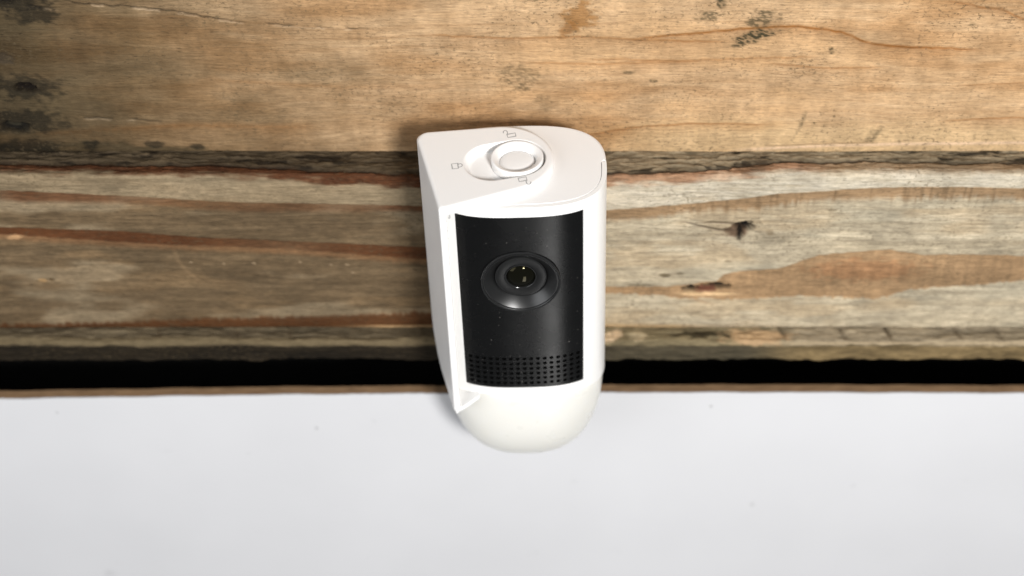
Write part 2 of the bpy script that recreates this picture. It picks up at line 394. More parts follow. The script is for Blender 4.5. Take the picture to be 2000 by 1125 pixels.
def fn_B(X, Y, Z, NZ):
    top = smooth(0.55, 0.8, NZ)                 # on the upper edge of the board
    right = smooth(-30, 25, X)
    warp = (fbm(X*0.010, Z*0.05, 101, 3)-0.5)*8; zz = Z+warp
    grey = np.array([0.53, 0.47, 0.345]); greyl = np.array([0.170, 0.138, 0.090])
    c = greyl[None, :]*(1-right)[:, None] + grey[None, :]*right[:, None]  # left half: browner wood, darkened further by painted light falloff
    g = fbm(X*0.012, zz*0.45, 102, 4); c = c*(1+(g-0.5)[:, None]*np.array([0.36, 0.40, 0.46]))
    g2 = fbm(X*0.07, zz*1.2, 103, 4); c = c*(1+(g2-0.5)[:, None]*np.array([0.36, 0.38, 0.42]))
    m3 = fbm(X*0.18, Z*0.28, 104, 4); c = c*(1+(m3-0.5)[:, None]*np.array([0.30, 0.30, 0.30]))
    c = mix(c, (0.50, 0.36, 0.20), smooth(0.52, 0.72, fbm(X*0.03, Z*0.10, 105, 4))*(0.12+0.2*right))
    c = mix(c, np.array([0.40, 0.385, 0.30]), smooth(0.52, 0.72, fbm(X*0.025, Z*0.09, 106, 4))*0.35)
    streak = 0.5+(0.7*vnoise(X*0.95+Z*0.05, Z*0.07, 107)+0.3*vnoise(X*2.1, Z*0.15, 108)-0.5)*(0.35+1.1*vnoise(X*0.06, Z*0.03, 109))          # saw marks across the grain
    jag = (fbm(X*0.30, X*0, 108, 4)-0.5)*1.6
    tanR = np.array([0.43, 0.28, 0.150]); rust = np.array([0.130, 0.053, 0.021])
    # ---------------- left half
    lft = 1-smooth(-14, 6, X)
    lb = curve([(-262, -30), (-181.5, -33.0), (-138.7, -35.5), (-101.2, -38.4), (-37.9, -40.0), (0, -42)], X) + jag*0.4
    c = mix(c, (0.285, 0.26, 0.19), lft*smooth(-0.3, 0.4, Z-lb)*(0.72+0.5*(g2-0.5)))
    r1 = smooth(0.3, -0.3, Z-lb)*smooth(-5.0, -2.4, Z-lb+(vnoise(X*0.06, X*0, 109)-0.5)*2.5)*lft
    c = mix(c, rust*1.25, r1*(0.75*(0.55+0.45*smooth(0.35, 0.6, fbm(X*0.03, X*0, 111, 3)))))
    t2 = curve([(-262, -48), (-185.1, -50.1), (-141.4, -52.0), (-112.3, -55.2), (-88.5, -56.4), (-38.7, -59.4), (0, -61)], X) + jag*0.35
    b2 = curve([(-262, -50), (-186, -53.6), (-149.7, -56.7), (-124.2, -58.8), (-83.5, -60.8), (-39, -65.1), (0, -67)], X) + jag*0.5
    r2 = lft*smooth(0.3, -0.3, Z-t2)*smooth(-0.7, 0.7, Z-b2)
    c = mix(c, rust*1.1, r2*(0.9-0.35*np.exp(-((X+85)/22)**2)))
    c = mix(c, (0.27, 0.15, 0.075), lft*smooth(0.5, -0.5, Z-b2)*smooth(-3.5, -0.5, Z-b2)*0.5)
    t3 = curve([(-262, -99), (-195.1, -98.6), (-146.6, -97.4), (-117.4, -95.6), (-78.7, -94.8), (-40.1, -92.6), (0, -92)], X)+(streak-0.5)*2.2
    c = mix(c, np.array([0.13, 0.056, 0.020]), lft*smooth(1.4, -1.2, Z-t3)*0.9)
    c = mix(c, (0.46, 0.36, 0.22), lft*smooth(-75, -45, X)*smooth(-98.6, -99.6, Z)*0.8)
    c = mix(c, (0.46, 0.33, 0.2), knot(X, Z, -180.5, -54.6, 3.4, 1.4, 112)*0.85); c = mix(c, (0.10, 0.07, 0.03), knot(X, Z, -171.5, -75.6, 1.0, 0.9, 113)*0.95)
    c = mix(c, (0.44, 0.32, 0.17), knot(X, Z, -174.5, -75.8, 1.9, 1.0, 114)*0.7)
    sx = -124+np.clip(-62-Z, 0, 30)**2*0.035      # curved scrape
    c = mix(c, (0.36, 0.28, 0.18), np.exp(-((X-sx)/0.8)**2)*smooth(-60, -63, Z)*smooth(-80, -76, Z)*lft*0.25)
    for (cx, cz) in [(-119, -67), (-96, -67.5), (-79, -67), (-68, -68), (-62, -68), (-60, -72), (-107, -67.6)]:
        c = mix(c, (0.50, 0.44, 0.33), knot(X, Z, cx, cz, 0.7, 0.5, 115)*0.45)
    # ---------------- right half
    rb = curve([(0, -43), (31.9, -41.9), (52.7, -40), (76, -37.2), (92, -34.4), (124, -32), (150.9, -31.3), (177.9, -32), (262, -33)], X) + jag*0.35
    c = mix(c, np.array([0.60, 0.56, 0.455]), right*smooth(-0.4, 0.4, Z-rb)*np.clip(0.72+1.1*(g2-0.5)+0.7*(m3-0.5), 0, 1))
    bw = 4.6+3.0*(vnoise(X*0.05, X*0, 116)-0.5)
    br = right*smooth(0.35, -0.35, Z-rb)*smooth(-bw-2.2, -bw+1.5, Z-rb+(streak-0.5)*3.5)
    c = mix(c, tanR*(0.92), br*0.88)
    c = c*(1-(right*np.exp(-np.clip(rb-Z, 0, 99)/6.0)*smooth(0.2, -0.2, Z-rb)*smooth(0.55, 0.8, streak))[:, None]*0.35)
    pt = curve([(0, -80), (33.4, -79.2), (55.2, -79.2), (73.8, -76.5), (76.3, -72.9), (82.8, -71.1), (95.9, -70.2), (110, -63.4), (128.3, -61.4), (135.7, -61.1), (147.3, -63.4), (165.9, -63.4), (184.6, -63.9), (262, -67)], X)+jag*0.55
    pb = curve([(0, -81), (33.5, -82.3), (55.5, -84.4), (78.5, -85.7), (93.7, -84.9), (105, -83.8), (120.4, -84.9), (135.7, -85.1), (146.3, -80.5), (168.8, -78.6), (187.2, -76.1), (262, -74)], X)+jag*0.8
    patch = right*smooth(0.3, -0.3, Z-pt)*smooth(-0.5, 0.5, Z-pb+(streak-0.5)*1.6)
    redz = blob(X, Z, 128, -71, 22, 6, 117, 0.5)
    pc = mix(np.repeat(tanR[None, :], len(X), 0), (0.44, 0.225, 0.105), redz*0.7)*(1+(streak-0.5)[:, None]*0.30+(g2-0.5)[:, None]*0.25)
    c = c*(1-patch*0.92)[:, None] + pc*(patch*0.92)[:, None]
    c = mix(c, (0.54, 0.36, 0.17), right*smooth(-97.5, -100.2, Z)*smooth(85, 60, X)*0.7)
    # knots on the right
    kd = knot(X, Z, 81.3, -50.0, 3.6, 2.7, 121); kb = knot(X, Z, 79.0, -52, 5.2, 3.4, 122); kt = knot(X, Z, 80.2, -53.6, 1.2, 3.4, 123)
    c = mix(c, (0.20, 0.115, 0.07), kb*0.8); c = mix(c, (0.010, 0.006, 0.004), np.maximum(kd, kt*0.9))
    tail = line_mask(X, Z, [(60, -47.6), (66, -49.5), (72, -51.2), (78, -52)], 0.5, 124, 0.3); tail2 = line_mask(X, Z, [(66, -47.6), (74, -48), (80, -48.6)], 0.4, 125, 0.3)
    c = mix(c, (0.10, 0.07, 0.045), np.maximum(tail, tail2)*0.8); c = mix(c, (0.30, 0.23, 0.14), knot(X, Z, 91, -52.5, 1.7, 1.6, 126)*0.6)
    s1 = knot(X, Z, 64.6, -80.9, 3.3, 2.2, 127); s2 = knot(X, Z, 73.5, -79.4, 6.0, 1.8, 128); s3 = knot(X, Z, 70, -81.4, 4.6, 1.6, 129)
    c = mix(c, (0.24, 0.085, 0.055), s3*0.9); c = mix(c, (0.008, 0.007, 0.005), np.maximum(s1, s2)*0.97)
    c = mix(c, (0.80, 0.58, 0.34), line_mask(X, Z, [(60, -82.8), (66, -83.6), (72, -83.4), (79, -83.2), (82, -83)], 0.65, 130, 0.3)*0.95)
    c = mix(c, (0.5, 0.32, 0.18), line_mask(X, Z, [(64, -84), (68, -86.5), (73, -88)], 0.7, 131, 0.3)*0.5)
    for k, (cx, cz, rx, rz, s) in enumerate([(54.5, -73.3, 2.6, 1.0, 0.75), (60, -72.5, 1.5, .7, .5), (77, -66.5, 1.7, 0.7, 0.5), (46, -78.2, 6, 0.7, 0.55), (40, -60, 3, 1.2, 0.25), (66, -92.5, 3, 0.9, 0.3), (120, -55, 4, 0.6, 0.3), (150, -47, 4, 0.6, 0.3), (112, -42, 2, 0.7, 0.5), (48, -92, 8, 0.8, 0.25)]):
        c = mix(c, (0.15, 0.115, 0.06), blob(X, Z, cx, cz, rx, rz, 132+k, 0.6)*s)
    # ---------------- upper edge, rough and weathered (Y runs from 36 at the back to 23 at the front)
    hi = smooth(-30.5, -27.0, Z)
    rough = fbm(X*0.11, Y*0.75+Z*0.5, 140, 5); rough2 = fbm(X*0.40, Y*1.7+Z*1.2, 141, 4)
    et = mix(np.repeat(np.array([[0.105, 0.090, 0.062]]), len(X), 0), (0.33, 0.275, 0.185), right)
    et = et*(1+(rough-0.5)[:, None]*0.9+(rough2-0.5)[:, None]*0.7)
    # dark line, then reddish worn arris
    u = np.where(NZ > 0.75, 36-Y, 13+(-27.2-Z))   # distance down from the joint, over the arris
    ul = curve([(-262, 4.2), (-180, 5.6), (-120, 7.2), (-80, 9.0), (-38, 12.2), (0, 12.5), (33, 11.8), (56, 10.6), (75, 8.3), (80, 7.2), (104, 5.2), (180, 6.1), (262, 6)], X) + (fbm(X*0.14, X*0, 142, 4)-0.5)*2.4
    blend = smooth(ul+6.5+(rough-0.5)*5, ul+3.0+(rough-0.5)*5, u)     # where edge stock ends
    salmon = mix(np.repeat(np.array([[0.125, 0.056, 0.027]]), len(X), 0), (0.46, 0.285, 0.175), right)*(1+(rough2-0.5)[:, None]*0.6)
    farR = smooth(95, 115, X); salmon = mix(salmon, (0.36, 0.265, 0.165), farR)
    sm_ = smooth(-0.2, 0.5, u-ul)
    e = et*(1-sm_)[:, None]+salmon*sm_[:, None]
    dk = np.exp(-((u-ul)/0.75)**2); e = mix(e, (0.045, 0.026, 0.014), dk*(0.55+0.4*smooth(0.4, 0.6, rough)))
    e = mix(e, (0.03, 0.024, 0.016), smooth(0.62, 0.70, fbm(X*0.11, Y*0.4+Z*0.4, 143, 4))*0.8*smooth(0.6, -1.2, u-ul))
    kk = blob(X, u, 84, 7, 7, 5.5, 144, 0.7, -0.5); e = mix(e, (0.09, 0.06, 0.035), kk*0.75*(0.4+0.6*smooth(0.4, 0.6, rough2)))
    e = mix(e, (0.60, 0.46, 0.33), blob(X, u, 72, 13.5, 8, 3.2, 145, 0.5)*0.7); e = mix(e, (0.60, 0.46, 0.34), blob(X, u, 98, 12, 9, 2.2, 146, 0.6)*0.65)
    zone = np.clip(blend*np.where(Z > -36, 1, 0), 0, 1)
    c = c*(1-zone)[:, None]+e*zone[:, None]
    # relief
    d = (fbm(X*0.015, Z*0.05, 150, 3)-0.5)*0.9 + (g2-0.5)*0.35 + (fbm(X*0.35, Z*1.0, 151, 4)-0.5)*0.22 - br*0.12 - patch*0.25 - r1*0.2 - r2*0.25
    d = d + zone*((rough-0.5)*1.6+(rough2-0.5)*0.9 - dk*0.7)
    d = d - kd*3.5 - kt*1.5 - kb*0.4 - np.maximum(s1, s2)*3.2 - s3*1.2 - (tail+tail2)*0.4 - knot(X, Z, -171.5, -75.6, 1.0, 0.9, 113)*1.2
    d = d + knot(X, Z, -180.5, -54.6, 3.4, 1.4, 112)*0.5
    c = c*(1+(fbm(X*0.05, Z*0.10, 172, 4)-0.5)[:, None]*0.45)
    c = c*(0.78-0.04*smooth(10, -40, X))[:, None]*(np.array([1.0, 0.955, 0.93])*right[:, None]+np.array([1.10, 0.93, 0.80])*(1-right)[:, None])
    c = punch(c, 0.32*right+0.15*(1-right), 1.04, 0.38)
    return c, d

def fn_C(X, Y, Z, NZ):
    right = smooth(-30, 25, X); far = smooth(85, 112, X)
    n1 = fbm(X*0.06, Y*0.3+Z*0.3, 201, 5); n2 = fbm(X*0.25, Y*0.8+Z*0.8, 202, 4)
    u = np.where(NZ > 0.6, 23-Y, 7+(-101.6-Z))
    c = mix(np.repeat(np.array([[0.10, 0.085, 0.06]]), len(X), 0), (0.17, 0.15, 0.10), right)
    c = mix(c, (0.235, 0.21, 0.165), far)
    c = c*(1+(n1-0.5)[:, None]*0.9+(n2-0.5)[:, None]*0.7)
    c = mix(c, (0.135, 0.112, 0.072), (1-right)*smooth(4.0, 5.6, u)*smooth(9.0, 8.0, u)*0.8)
    c = mix(c, (0.46, 0.33, 0.21), blob(X, u, 48, 4.5, 11, 4, 203, 0.7)*0.0 + blob(X, u, 90, 4.2, 14, 4.5, 204, 0.5)*0.75)
    c = mix(c, (0.58, 0.47, 0.35), blob(X, u, 36, 3.8, 5, 2.6, 205, 0.4, -0.5)*0.85); c = mix(c, (0.42, 0.37, 0.27), blob(X, u, 46, 4, 3.5, 3, 206, 0.5)*0.7)
    c = mix(c, (0.02, 0.017, 0.01), blob(X, u, 70, 3.0, 12, 2.4, 207, 0.7)*0.85)
    c = mix(c, (0.52, 0.43, 0.29), far*np.exp(-((u-7.2)/0.6)**2)*0.35)
    face = smooth(7.6, 9.2, u)  # front face darker than the upper edge, darkest on the left
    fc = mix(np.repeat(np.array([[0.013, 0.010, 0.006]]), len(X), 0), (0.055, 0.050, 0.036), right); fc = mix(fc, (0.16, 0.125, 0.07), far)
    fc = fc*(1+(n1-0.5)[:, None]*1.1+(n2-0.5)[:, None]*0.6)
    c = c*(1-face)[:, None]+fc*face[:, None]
    d = (n1-0.5)*1.9+(n2-0.5)*1.1
    for k in range(-3, 12):
        xn = (100.7+21.1*k if k >= 0 else -60+24*k) + 3.0*math.sin(k*2.7)
        m = np.exp(-((X-xn-(u-2)*0.25)/0.9)**2)*smooth(7, 2+2*math.sin(k*1.9)**2, u)*(0.75+0.25*math.sin(k*4.1) if k >= 0 else 0.4)
        d = d-m*1.0; c = mix(c, (0.05, 0.035, 0.02), m*0.8)
    return c*np.array([1.02, 0.92, 0.78]), d

ZB, ZC = -26.15, -101.0
wall_base = (0, 36, ZC-10)
wall = empty('plank_wall', wall_base)
tag(wall, 'wall of rough horizontal timber planks, tan above and weathered grey below', 'wall')
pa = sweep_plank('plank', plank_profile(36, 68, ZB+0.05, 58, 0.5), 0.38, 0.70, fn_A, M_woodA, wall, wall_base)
tag(pa, 'broad tan sawn plank along the top')
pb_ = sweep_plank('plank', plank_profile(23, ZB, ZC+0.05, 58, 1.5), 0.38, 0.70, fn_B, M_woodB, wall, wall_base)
tag(pb_, 'grey weathered plank with rusty brown streaks behind the camera')
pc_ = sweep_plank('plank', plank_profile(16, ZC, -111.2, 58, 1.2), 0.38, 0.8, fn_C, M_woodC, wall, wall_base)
tag(pc_, 'narrow dark batten above the black gap')

# unseen near-black box added behind the boards to keep light out of the gap
def cavity():
    V = []; F = []
    def box(x0, x1, y0, y1, z0, z1):
        b = len(V)
        V.extend([(x0, y0, z1), (x1, y0, z1), (x1, y0, z0), (x0, y0, z0), (x0, y1, z1), (x1, y1, z1), (x1, y1, z0), (x0, y1, z0)])
        F.extend(tuple(i+b for i in q) for q in [(0, 1, 2, 3), (7, 6, 5, 4), (0, 4, 5, 1), (1, 5, 6, 2), (2, 6, 7, 3), (3, 7, 4, 0)])
    box(-XW-6, XW+6, 100, 106, -336, 72)
    box(-XW-6, XW+6, 58.5, 99.9, 62, 72)
    box(-XW-6, XW+6, 21, 99.9, -336, -331)
    box(-XW-6, -XW-0.5, 21, 99.9, -330.9, 61.9); box(XW+0.5, XW+6, 21, 99.9, -330.9, 61.9)
    return V, F
v, f = cavity()
bko = mesh_obj('blackout_backing', v, f, M_back, smooth=False)
tag(bko, kind='structure')

# ------------------------------------------------------------------ white board
board_base = (0, 18.5, -330)
board = empty('white_board', board_base)
tag(board, 'smooth white laminated board with thin brown edge below the planks', 'board')
def board_top(x):
    return float(np.interp(x, [-262, -195, -100, 0, 100, 200, 262], [-133.9, -132.4, -130.3, -129.1, -128.9, -129.4, -129.8]))
def slab(y0, y1, zoff):
    xs = np.linspace(-XW, XW, 260); V = []; F = []
    for x in xs:
        zt = board_top(x)+zoff+0.22*math.sin(x*0.21+1)*math.sin(x*0.057)+0.10*math.sin(x*1.3)*math.sin(x*0.13)
        V += [(x, y0, zt), (x, y1, zt), (x, y1, -330), (x, y0, -330)]
    for i in range(len(xs)-1):
        a = i*4; b = a+4
        F += [(a, b, b+1, a+1), (a+1, b+1, b+2, a+2), (a+2, b+2, b+3, a+3), (a+3, b+3, b, a)]
    F += [(0, 1, 2, 3), tuple((len(xs)-1)*4+k for k in (3, 2, 1, 0))]
    return V, F
v, f = slab(16.0, 16.6, 0.0); lam = mesh_obj('laminate_face', v, f, M_lam, board, False, board_base)
v, f = slab(16.6, 20.7, -0.12); core = mesh_obj('board_core', v, f, M_core, board, False, board_base)
tag(core, 'thin brown fibreboard edge')
M_speck = plastic('grey_scuff', (0.44, 0.44, 0.45), 0.7)
for (x, z, r) in [(-79, -149.0, 0.7), (98, -196, 0.7), (76, -136.5, 0.6), (-180, -140, 0.5)]:
    vv, ff = lathe([(0, 0.06), (r*0.6, 0.05), (r, 0.0)], 14)
    rr = np.random.RandomState(int(abs(x)))
    P = [(x+p[0]*(1+0.3*math.sin(3*math.atan2(p[1], p[0])+x)), 15.995-p[2], z+p[1]*1.5*(1+0.2*math.cos(2*math.atan2(p[1], p[0])))) for p in vv]
    mesh_obj('scuff', P, ff, M_speck, lam, True, board_base).matrix_parent_inverse = Matrix.Identity(4)

# ------------------------------------------------------------------ the security camera
NEXP, AX, BY = 2.9, 29.3, 21.8
DZ = -137.0
base = (0, 0, DZ)
dev = empty('security_camera', base)
ROLL = math.radians(-1.7)
# roll about the knob (device origin), expressed for the empty that sits at the foot of the camera
Rm = Matrix.Rotation(ROLL, 4, 'Y')
dev.matrix_world = Matrix.Translation((0, 0, 0)) @ Rm @ Matrix.Translation(Vector(base)*MM)
tag(dev, 'white and black security camera with glossy lens fixed upright to the grey plank', 'security camera')

def se(t, a, b, n=NEXP):
    c, s = math.cos(t), math.sin(t)
    return (a*math.copysign(abs(c)**(2/n), c), b*math.copysign(abs(s)**(2/n), s))
def se_off(t, d):
    x, y = se(t, AX, BY)
    nx = math.copysign((abs(x)/AX)**(NEXP-1)/AX, x); ny = math.copysign((abs(y)/BY)**(NEXP-1)/BY, y)
    l = math.hypot(nx, ny); return x-nx/l*d, y-ny/l*d
def bottom_z(y):                       # lower rim of the shell drops towards the back
    return -89.8 - (y+BY)*0.22
K = 320
ts = [2*math.pi*(k+0.5)/K for k in range(K)]
# body: back half full width, front half set back to take the front shell
def body_ring(delta, z, zfun=None, fi=1.72):
    out = []
    for t in ts:
        x, y = se(t, AX-delta, BY-delta)
        if y <= 1.0: x, y = se_off(t, fi+delta*0.12)
        out.append((x, y, z if zfun is None else zfun(y)))
    return out
rings = [body_ring(0.0, 0, lambda y: bottom_z(y)-0.3, 8.0), body_ring(0.0, -60, None, 8.0), body_ring(0.0, -6.0, None, 8.0), body_ring(0.0, -5.6), body_ring(0, -4.2)]
for k in range(1, 7):
    a = k/6*math.pi/2; rings.append(body_ring(1.1*(1-math.cos(a)), -4.2+1.1*math.sin(a)))
v, f = loft(rings, True, True)
body = mesh_obj('body', v, f, M_white, dev, True, base)
m = body.modifiers.new('normals', 'WEIGHTED_NORMAL'); m.keep_sharp = True
body.data.set_sharp_from_angle(angle=math.radians(40))

# front shell with the window for the black panel
PX0, PX1, PZ0, PZ1 = -20.6, 21.2, -86.4, -7.2
def t_of_x(x):                          # front side
    c = math.copysign((abs(x)/AX)**(NEXP/2), x); return -math.acos(max(-1, min(1, c)))
tR, tL = 0.0116, -math.pi-0.0116
cols = sorted(set([tR, tL] + list(np.linspace(tR, tL, 150)) + [t_of_x(PX0), t_of_x(PX1)]), reverse=True)
rows = [-3.15, -4.0, -5.5, PZ1] + list(np.linspace(PZ1, PZ0, 30))[1:-1] + [PZ0, -88.0, None]
V = []; F = []
for t in cols:
    x, y = se(t, AX, BY)
    for z in rows: V.append((x, y, bottom_z(y) if z is None else z))
nr = len(rows)
for i in range(len(cols)-1):
    for j in range(nr-1):
        zt, zb = rows[j], rows[j+1] if rows[j+1] is not None else -90
        tm = (cols[i]+cols[i+1])/2
        if t_of_x(PX1) > tm > t_of_x(PX0) and (zt+zb)/2 < PZ1 and (zt+zb)/2 > PZ0: continue
        a = i*nr+j; F.append((a, a+nr, a+nr+1, a+1))
shell = mesh_obj('front_shell', V, F, M_shell, dev, True, base)
m = shell.modifiers.new('thickness', 'SOLIDIFY'); m.thickness = 1.6*MM; m.offset = -1
m = shell.modifiers.new('edge', 'BEVEL'); m.width = 0.35*MM; m.segments = 3; m.limit_method = 'ANGLE'; m.angle_limit = math.radians(50); m.harden_normals = True

def front(x, off=0.0):
    """point and outward normal of the front surface at x, offset outwards"""
    r = min(0.9999, abs(x)/AX)
    y = -BY*(1-r**NEXP)**(1/NEXP)
    nx = math.copysign(r**(NEXP-1)/AX, x); ny = -((-y/BY)**(NEXP-1))/BY
    l = math.hypot(nx, ny); nx /= l; ny /= l
    return x+nx*off, y+ny*off, nx, ny
def mapped(name, P, faces, off, mat, parent, custom_normals=True, depth=None):
    """P list of (x,z[,inward depth]) laid on the curved front"""
    V = []; N = []
    for p in P:
        dd = p[2] if len(p) > 2 else 0.0
        x, y, nx, ny = front(p[0], off-dd); V.append((x, y, p[1])); N.append((nx, ny, 0))
    o = mesh_obj(name, V, faces, mat, parent, True, base)
    return o, N

# black panel : upper field with the round lens opening + perforated speaker field
LX, LZ, LR = 0.2, -35.6, 13.25
P = []; F = []
A0, A1, B0, B1 = PX0-0.6, PX1+0.6, -70.95, PZ1+0.6
angs = set(np.linspace(0, 2*math.pi, 160, endpoint=False))
for cx, cz in ((A0, B0), (A0, B1), (A1, B0), (A1, B1)): angs.add(math.atan2(cz-LZ, cx-LX) % (2*math.pi))
angs = sorted(angs)
def to_rect(a):
    c, s = math.cos(a), math.sin(a); k = 1e9
    if c > 1e-9: k = min(k, (A1-LX)/c)
    if c < -1e-9: k = min(k, (A0-LX)/c)
    if s > 1e-9: k = min(k, (B1-LZ)/s)
    if s < -1e-9: k = min(k, (B0-LZ)/s)
    return k
NRAD = 16
for a in angs:
    R1 = to_rect(a)
    for j in range(NRAD+1):
        r = LR+(R1-LR)*j/NRAD; P.append((LX+r*math.cos(a), LZ+r*math.sin(a)))
n = len(angs)
for i in range(n):
    i2 = (i+1) % n
    for j in range(NRAD):
        F.append((i*(NRAD+1)+j, i*(NRAD+1)+j+1, i2*(NRAD+1)+j+1, i2*(NRAD+1)+j))
nfront = len(P)
GX, GZ, NC, NR_ = 2.36, 2.40, 17, 6
gx0, gz0 = -18.4, -72.15
fx = [A0] + [gx0+GX*(k-0.5) for k in range(NC+1)] + [A1]
fz = [B0] + [gz0-GZ*(k-0.5) for k in range(NR_+1)][1:] + [PZ0-0.6]
fz[0] = B0
hole_r = 0.80; SEG = 16
for ci in range(len(fx)-1):
    for ri in range(len(fz)-1):
        x0, x1, z1, z0 = fx[ci], fx[ci+1], fz[ri], fz[ri+1]
        if 1 <= ci <= NC and ri < NR_:
            cx, cz = gx0+GX*(ci-1), gz0-GZ*ri
            b = len(P)
            for k in range(SEG):
                a = 2*math.pi*k/SEG + math.pi/SEG*0
                c, s = math.cos(a), math.sin(a); kk = 1e9
                if c > 1e-9: kk = min(kk, (x1-cx)/c)
                if c < -1e-9: kk = min(kk, (x0-cx)/c)
                if s > 1e-9: kk = min(kk, (z1-cz)/s)
                if s < -1e-9: kk = min(kk, (z0-cz)/s)
                P += [(cx+kk*c, cz+kk*s), (cx+hole_r*c, cz+hole_r*s), (cx+hole_r*0.92*c, cz+hole_r*0.92*s, 0.10), (cx+hole_r*0.85*c, cz+hole_r*0.85*s, 1.1)]
            # corner points of the cell
            for k in range(SEG):
                k2 = (k+1) % SEG; q, q2 = b+4*k, b+4*k2
                F.append((q, q2, q2+1, q+1)); F.append((q+1, q2+1, q2+2, q+2)); F.append((q+2, q2+2, q2+3, q+3))
            for sx, sz, ka in ((1, 1, 2), (-1, 1, 6), (-1, -1, 10), (1, -1, 14)):
                pass
            F.append(tuple(b+4*k+3 for k in range(SEG)))
        else:
            b = len(P); steps = 3
            for k in range(steps+1):
                xx = x0+(x1-x0)*k/steps; P += [(xx, z0), (xx, z1)]
            for k in range(steps): F.append((b+2*k, b+2*k+2, b+2*k+3, b+2*k+1))
panel, PN = mapped('black_front_panel', P, F, -0.40, M_black, dev)
bmx = bmesh.new(); bmx.from_mesh(panel.data)
bmesh.ops.recalc_face_normals(bmx, faces=bmx.faces); bmx.to_mesh(panel.data); bmx.free()
# analytic normals on the outer skin so that the patches shade as one surface
nn = []
deep = [len(p) > 2 and p[2] > 0.2 for p in P]
me = panel.data
normals = [Vector(x) for x in PN]
loopn = []
for poly in me.polygons:
    isd = any(deep[i] for i in poly.vertices)
    for i in poly.vertices: loopn.append(tuple(poly.normal) if isd else tuple(normals[i]))
if me.polygons[0].normal.y > 0: me.flip_normals()
me.normals_split_custom_set(loopn)
tag(panel, 'satin black curved front panel with dotted speaker holes')

# lens group: lathe about the axis that points at the viewer (-Y)
def front_lathe(name, prof, mat, parent, seg=128, cx=LX, cz=LZ):
    v, f = lathe(prof, seg)
    v = [(cx+p[0], p[2], cz+p[1]) for p in v]
    o = mesh_obj(name, v, f, mat, parent, True, base)
    b = bmesh.new(); b.from_mesh(o.data); bmesh.ops.recalc_face_normals(b, faces=b.faces); b.to_mesh(o.data); b.free()
    o.data.set_sharp_from_angle(angle=math.radians(28))
    return o
bezel = front_lathe('lens_bezel', [(13.3, -18.2), (13.3, -21.35), (13.12, -21.62), (12.75, -21.68), (12.6, -21.55), (12.5, -21.30), (12.35, -21.30), (12.25, -21.5), (12.05, -21.55), (8.95, -18.75), (8.75, -18.3), (8.75, -17.2), (8.4, -16.6)], M_bezel, dev)
M_gloss = black_plastic('glossy_black_edge', 0.015, 0.13, False, 0.0)
front_lathe('bezel_rim', [(13.32, -21.2), (13.34, -21.6), (13.2, -21.86), (12.95, -21.93), (12.75, -21.8), (12.7, -21.5)], M_gloss, bezel)
front_lathe('ring_edge', [(8.68, -18.4), (8.66, -18.98), (8.52, -19.2), (8.3, -19.27), (8.15, -19.1)], M_gloss, bezel)
ring = front_lathe('lens_ring', [(8.6, -17.0), (8.6, -18.85), (8.45, -19.1), (8.25, -19.18), (5.75, -19.0), (5.45, -18.9), (5.25, -18.6), (5.15, -17.6), (4.6, -17.0)], M_ring, bezel)
rimline = front_lathe('lens_collar', [(5.32, -18.80), (5.30, -19.02), (5.05, -19.08), (4.9, -18.95), (4.8, -18.4)], M_gloss, bezel, 96)
barrel = front_lathe('lens_barrel', [(5.2, -18.1), (4.3, -17.6), (4.25, -17.3), (3.6, -17.0), (3.55, -16.7), (2.7, -16.5), (2.6, -16.0), (0, -16.0)], M_void, bezel, 96)
gl = front_lathe('lens_glass', [(0, -20.35)] + [(5.0*math.sin(a), -17.9-2.45*math.cos(a)) for a in np.linspace(0.1, math.pi/2*0.98, 14)] + [(4.6, -17.85), (0, -17.75)], M_glass, bezel, 96)
mic = front_lathe('microphone_hole', [(0.9, -21.30), (0.85, -21.46), (0.75, -21.47), (0.7, -20.9), (0, -20.9)], M_void, panel, 24, 0.3, -19.4)

# milky sensor dome under the shell
def dome_ring(sc, z=None, zf=None, dl=0.35):
    return [(lambda p: (p[0], p[1], z if zf is None else zf(p[1])))(se(t, (AX-dl)*sc, (BY-dl)*sc)) for t in ts]
HD = 45.0
rings = [dome_ring(1, zf=lambda y: bottom_z(y)+0.4), dome_ring(1, zf=lambda y: bottom_z(y)-0.25, dl=0.1)]
z0 = -96.0
rings = [dome_ring(1, zf=lambda y: bottom_z(y)+0.6, dl=1.2), dome_ring(1, zf=lambda y: bottom_z(y)-0.45, dl=0.85)]
for k in range(1, 30):
    a = k/30*math.pi/2; w = smooth(0, 0.35, np.array(k/30)).item()
    sc = max(0.0, 1-math.sin(a)**2.5)**0.4
    dz = HD*math.sin(a)
    rings.append([(p[0], p[1], (bottom_z(p[1])-0.4)*(1-w)+(-92.0)*w - dz) for p in [se(t, (AX-0.7)*sc, (BY-0.7)*sc, NEXP*(1-w)+2.5*w) for t in ts]])
v, f = loft(rings, False, True)
f = [tuple(reversed(q)) for q in f]
dome = mesh_obj('sensor_dome', v, f, M_dome, dev, True, base)
tag(dome, 'milky white rounded dome at the foot of the camera')

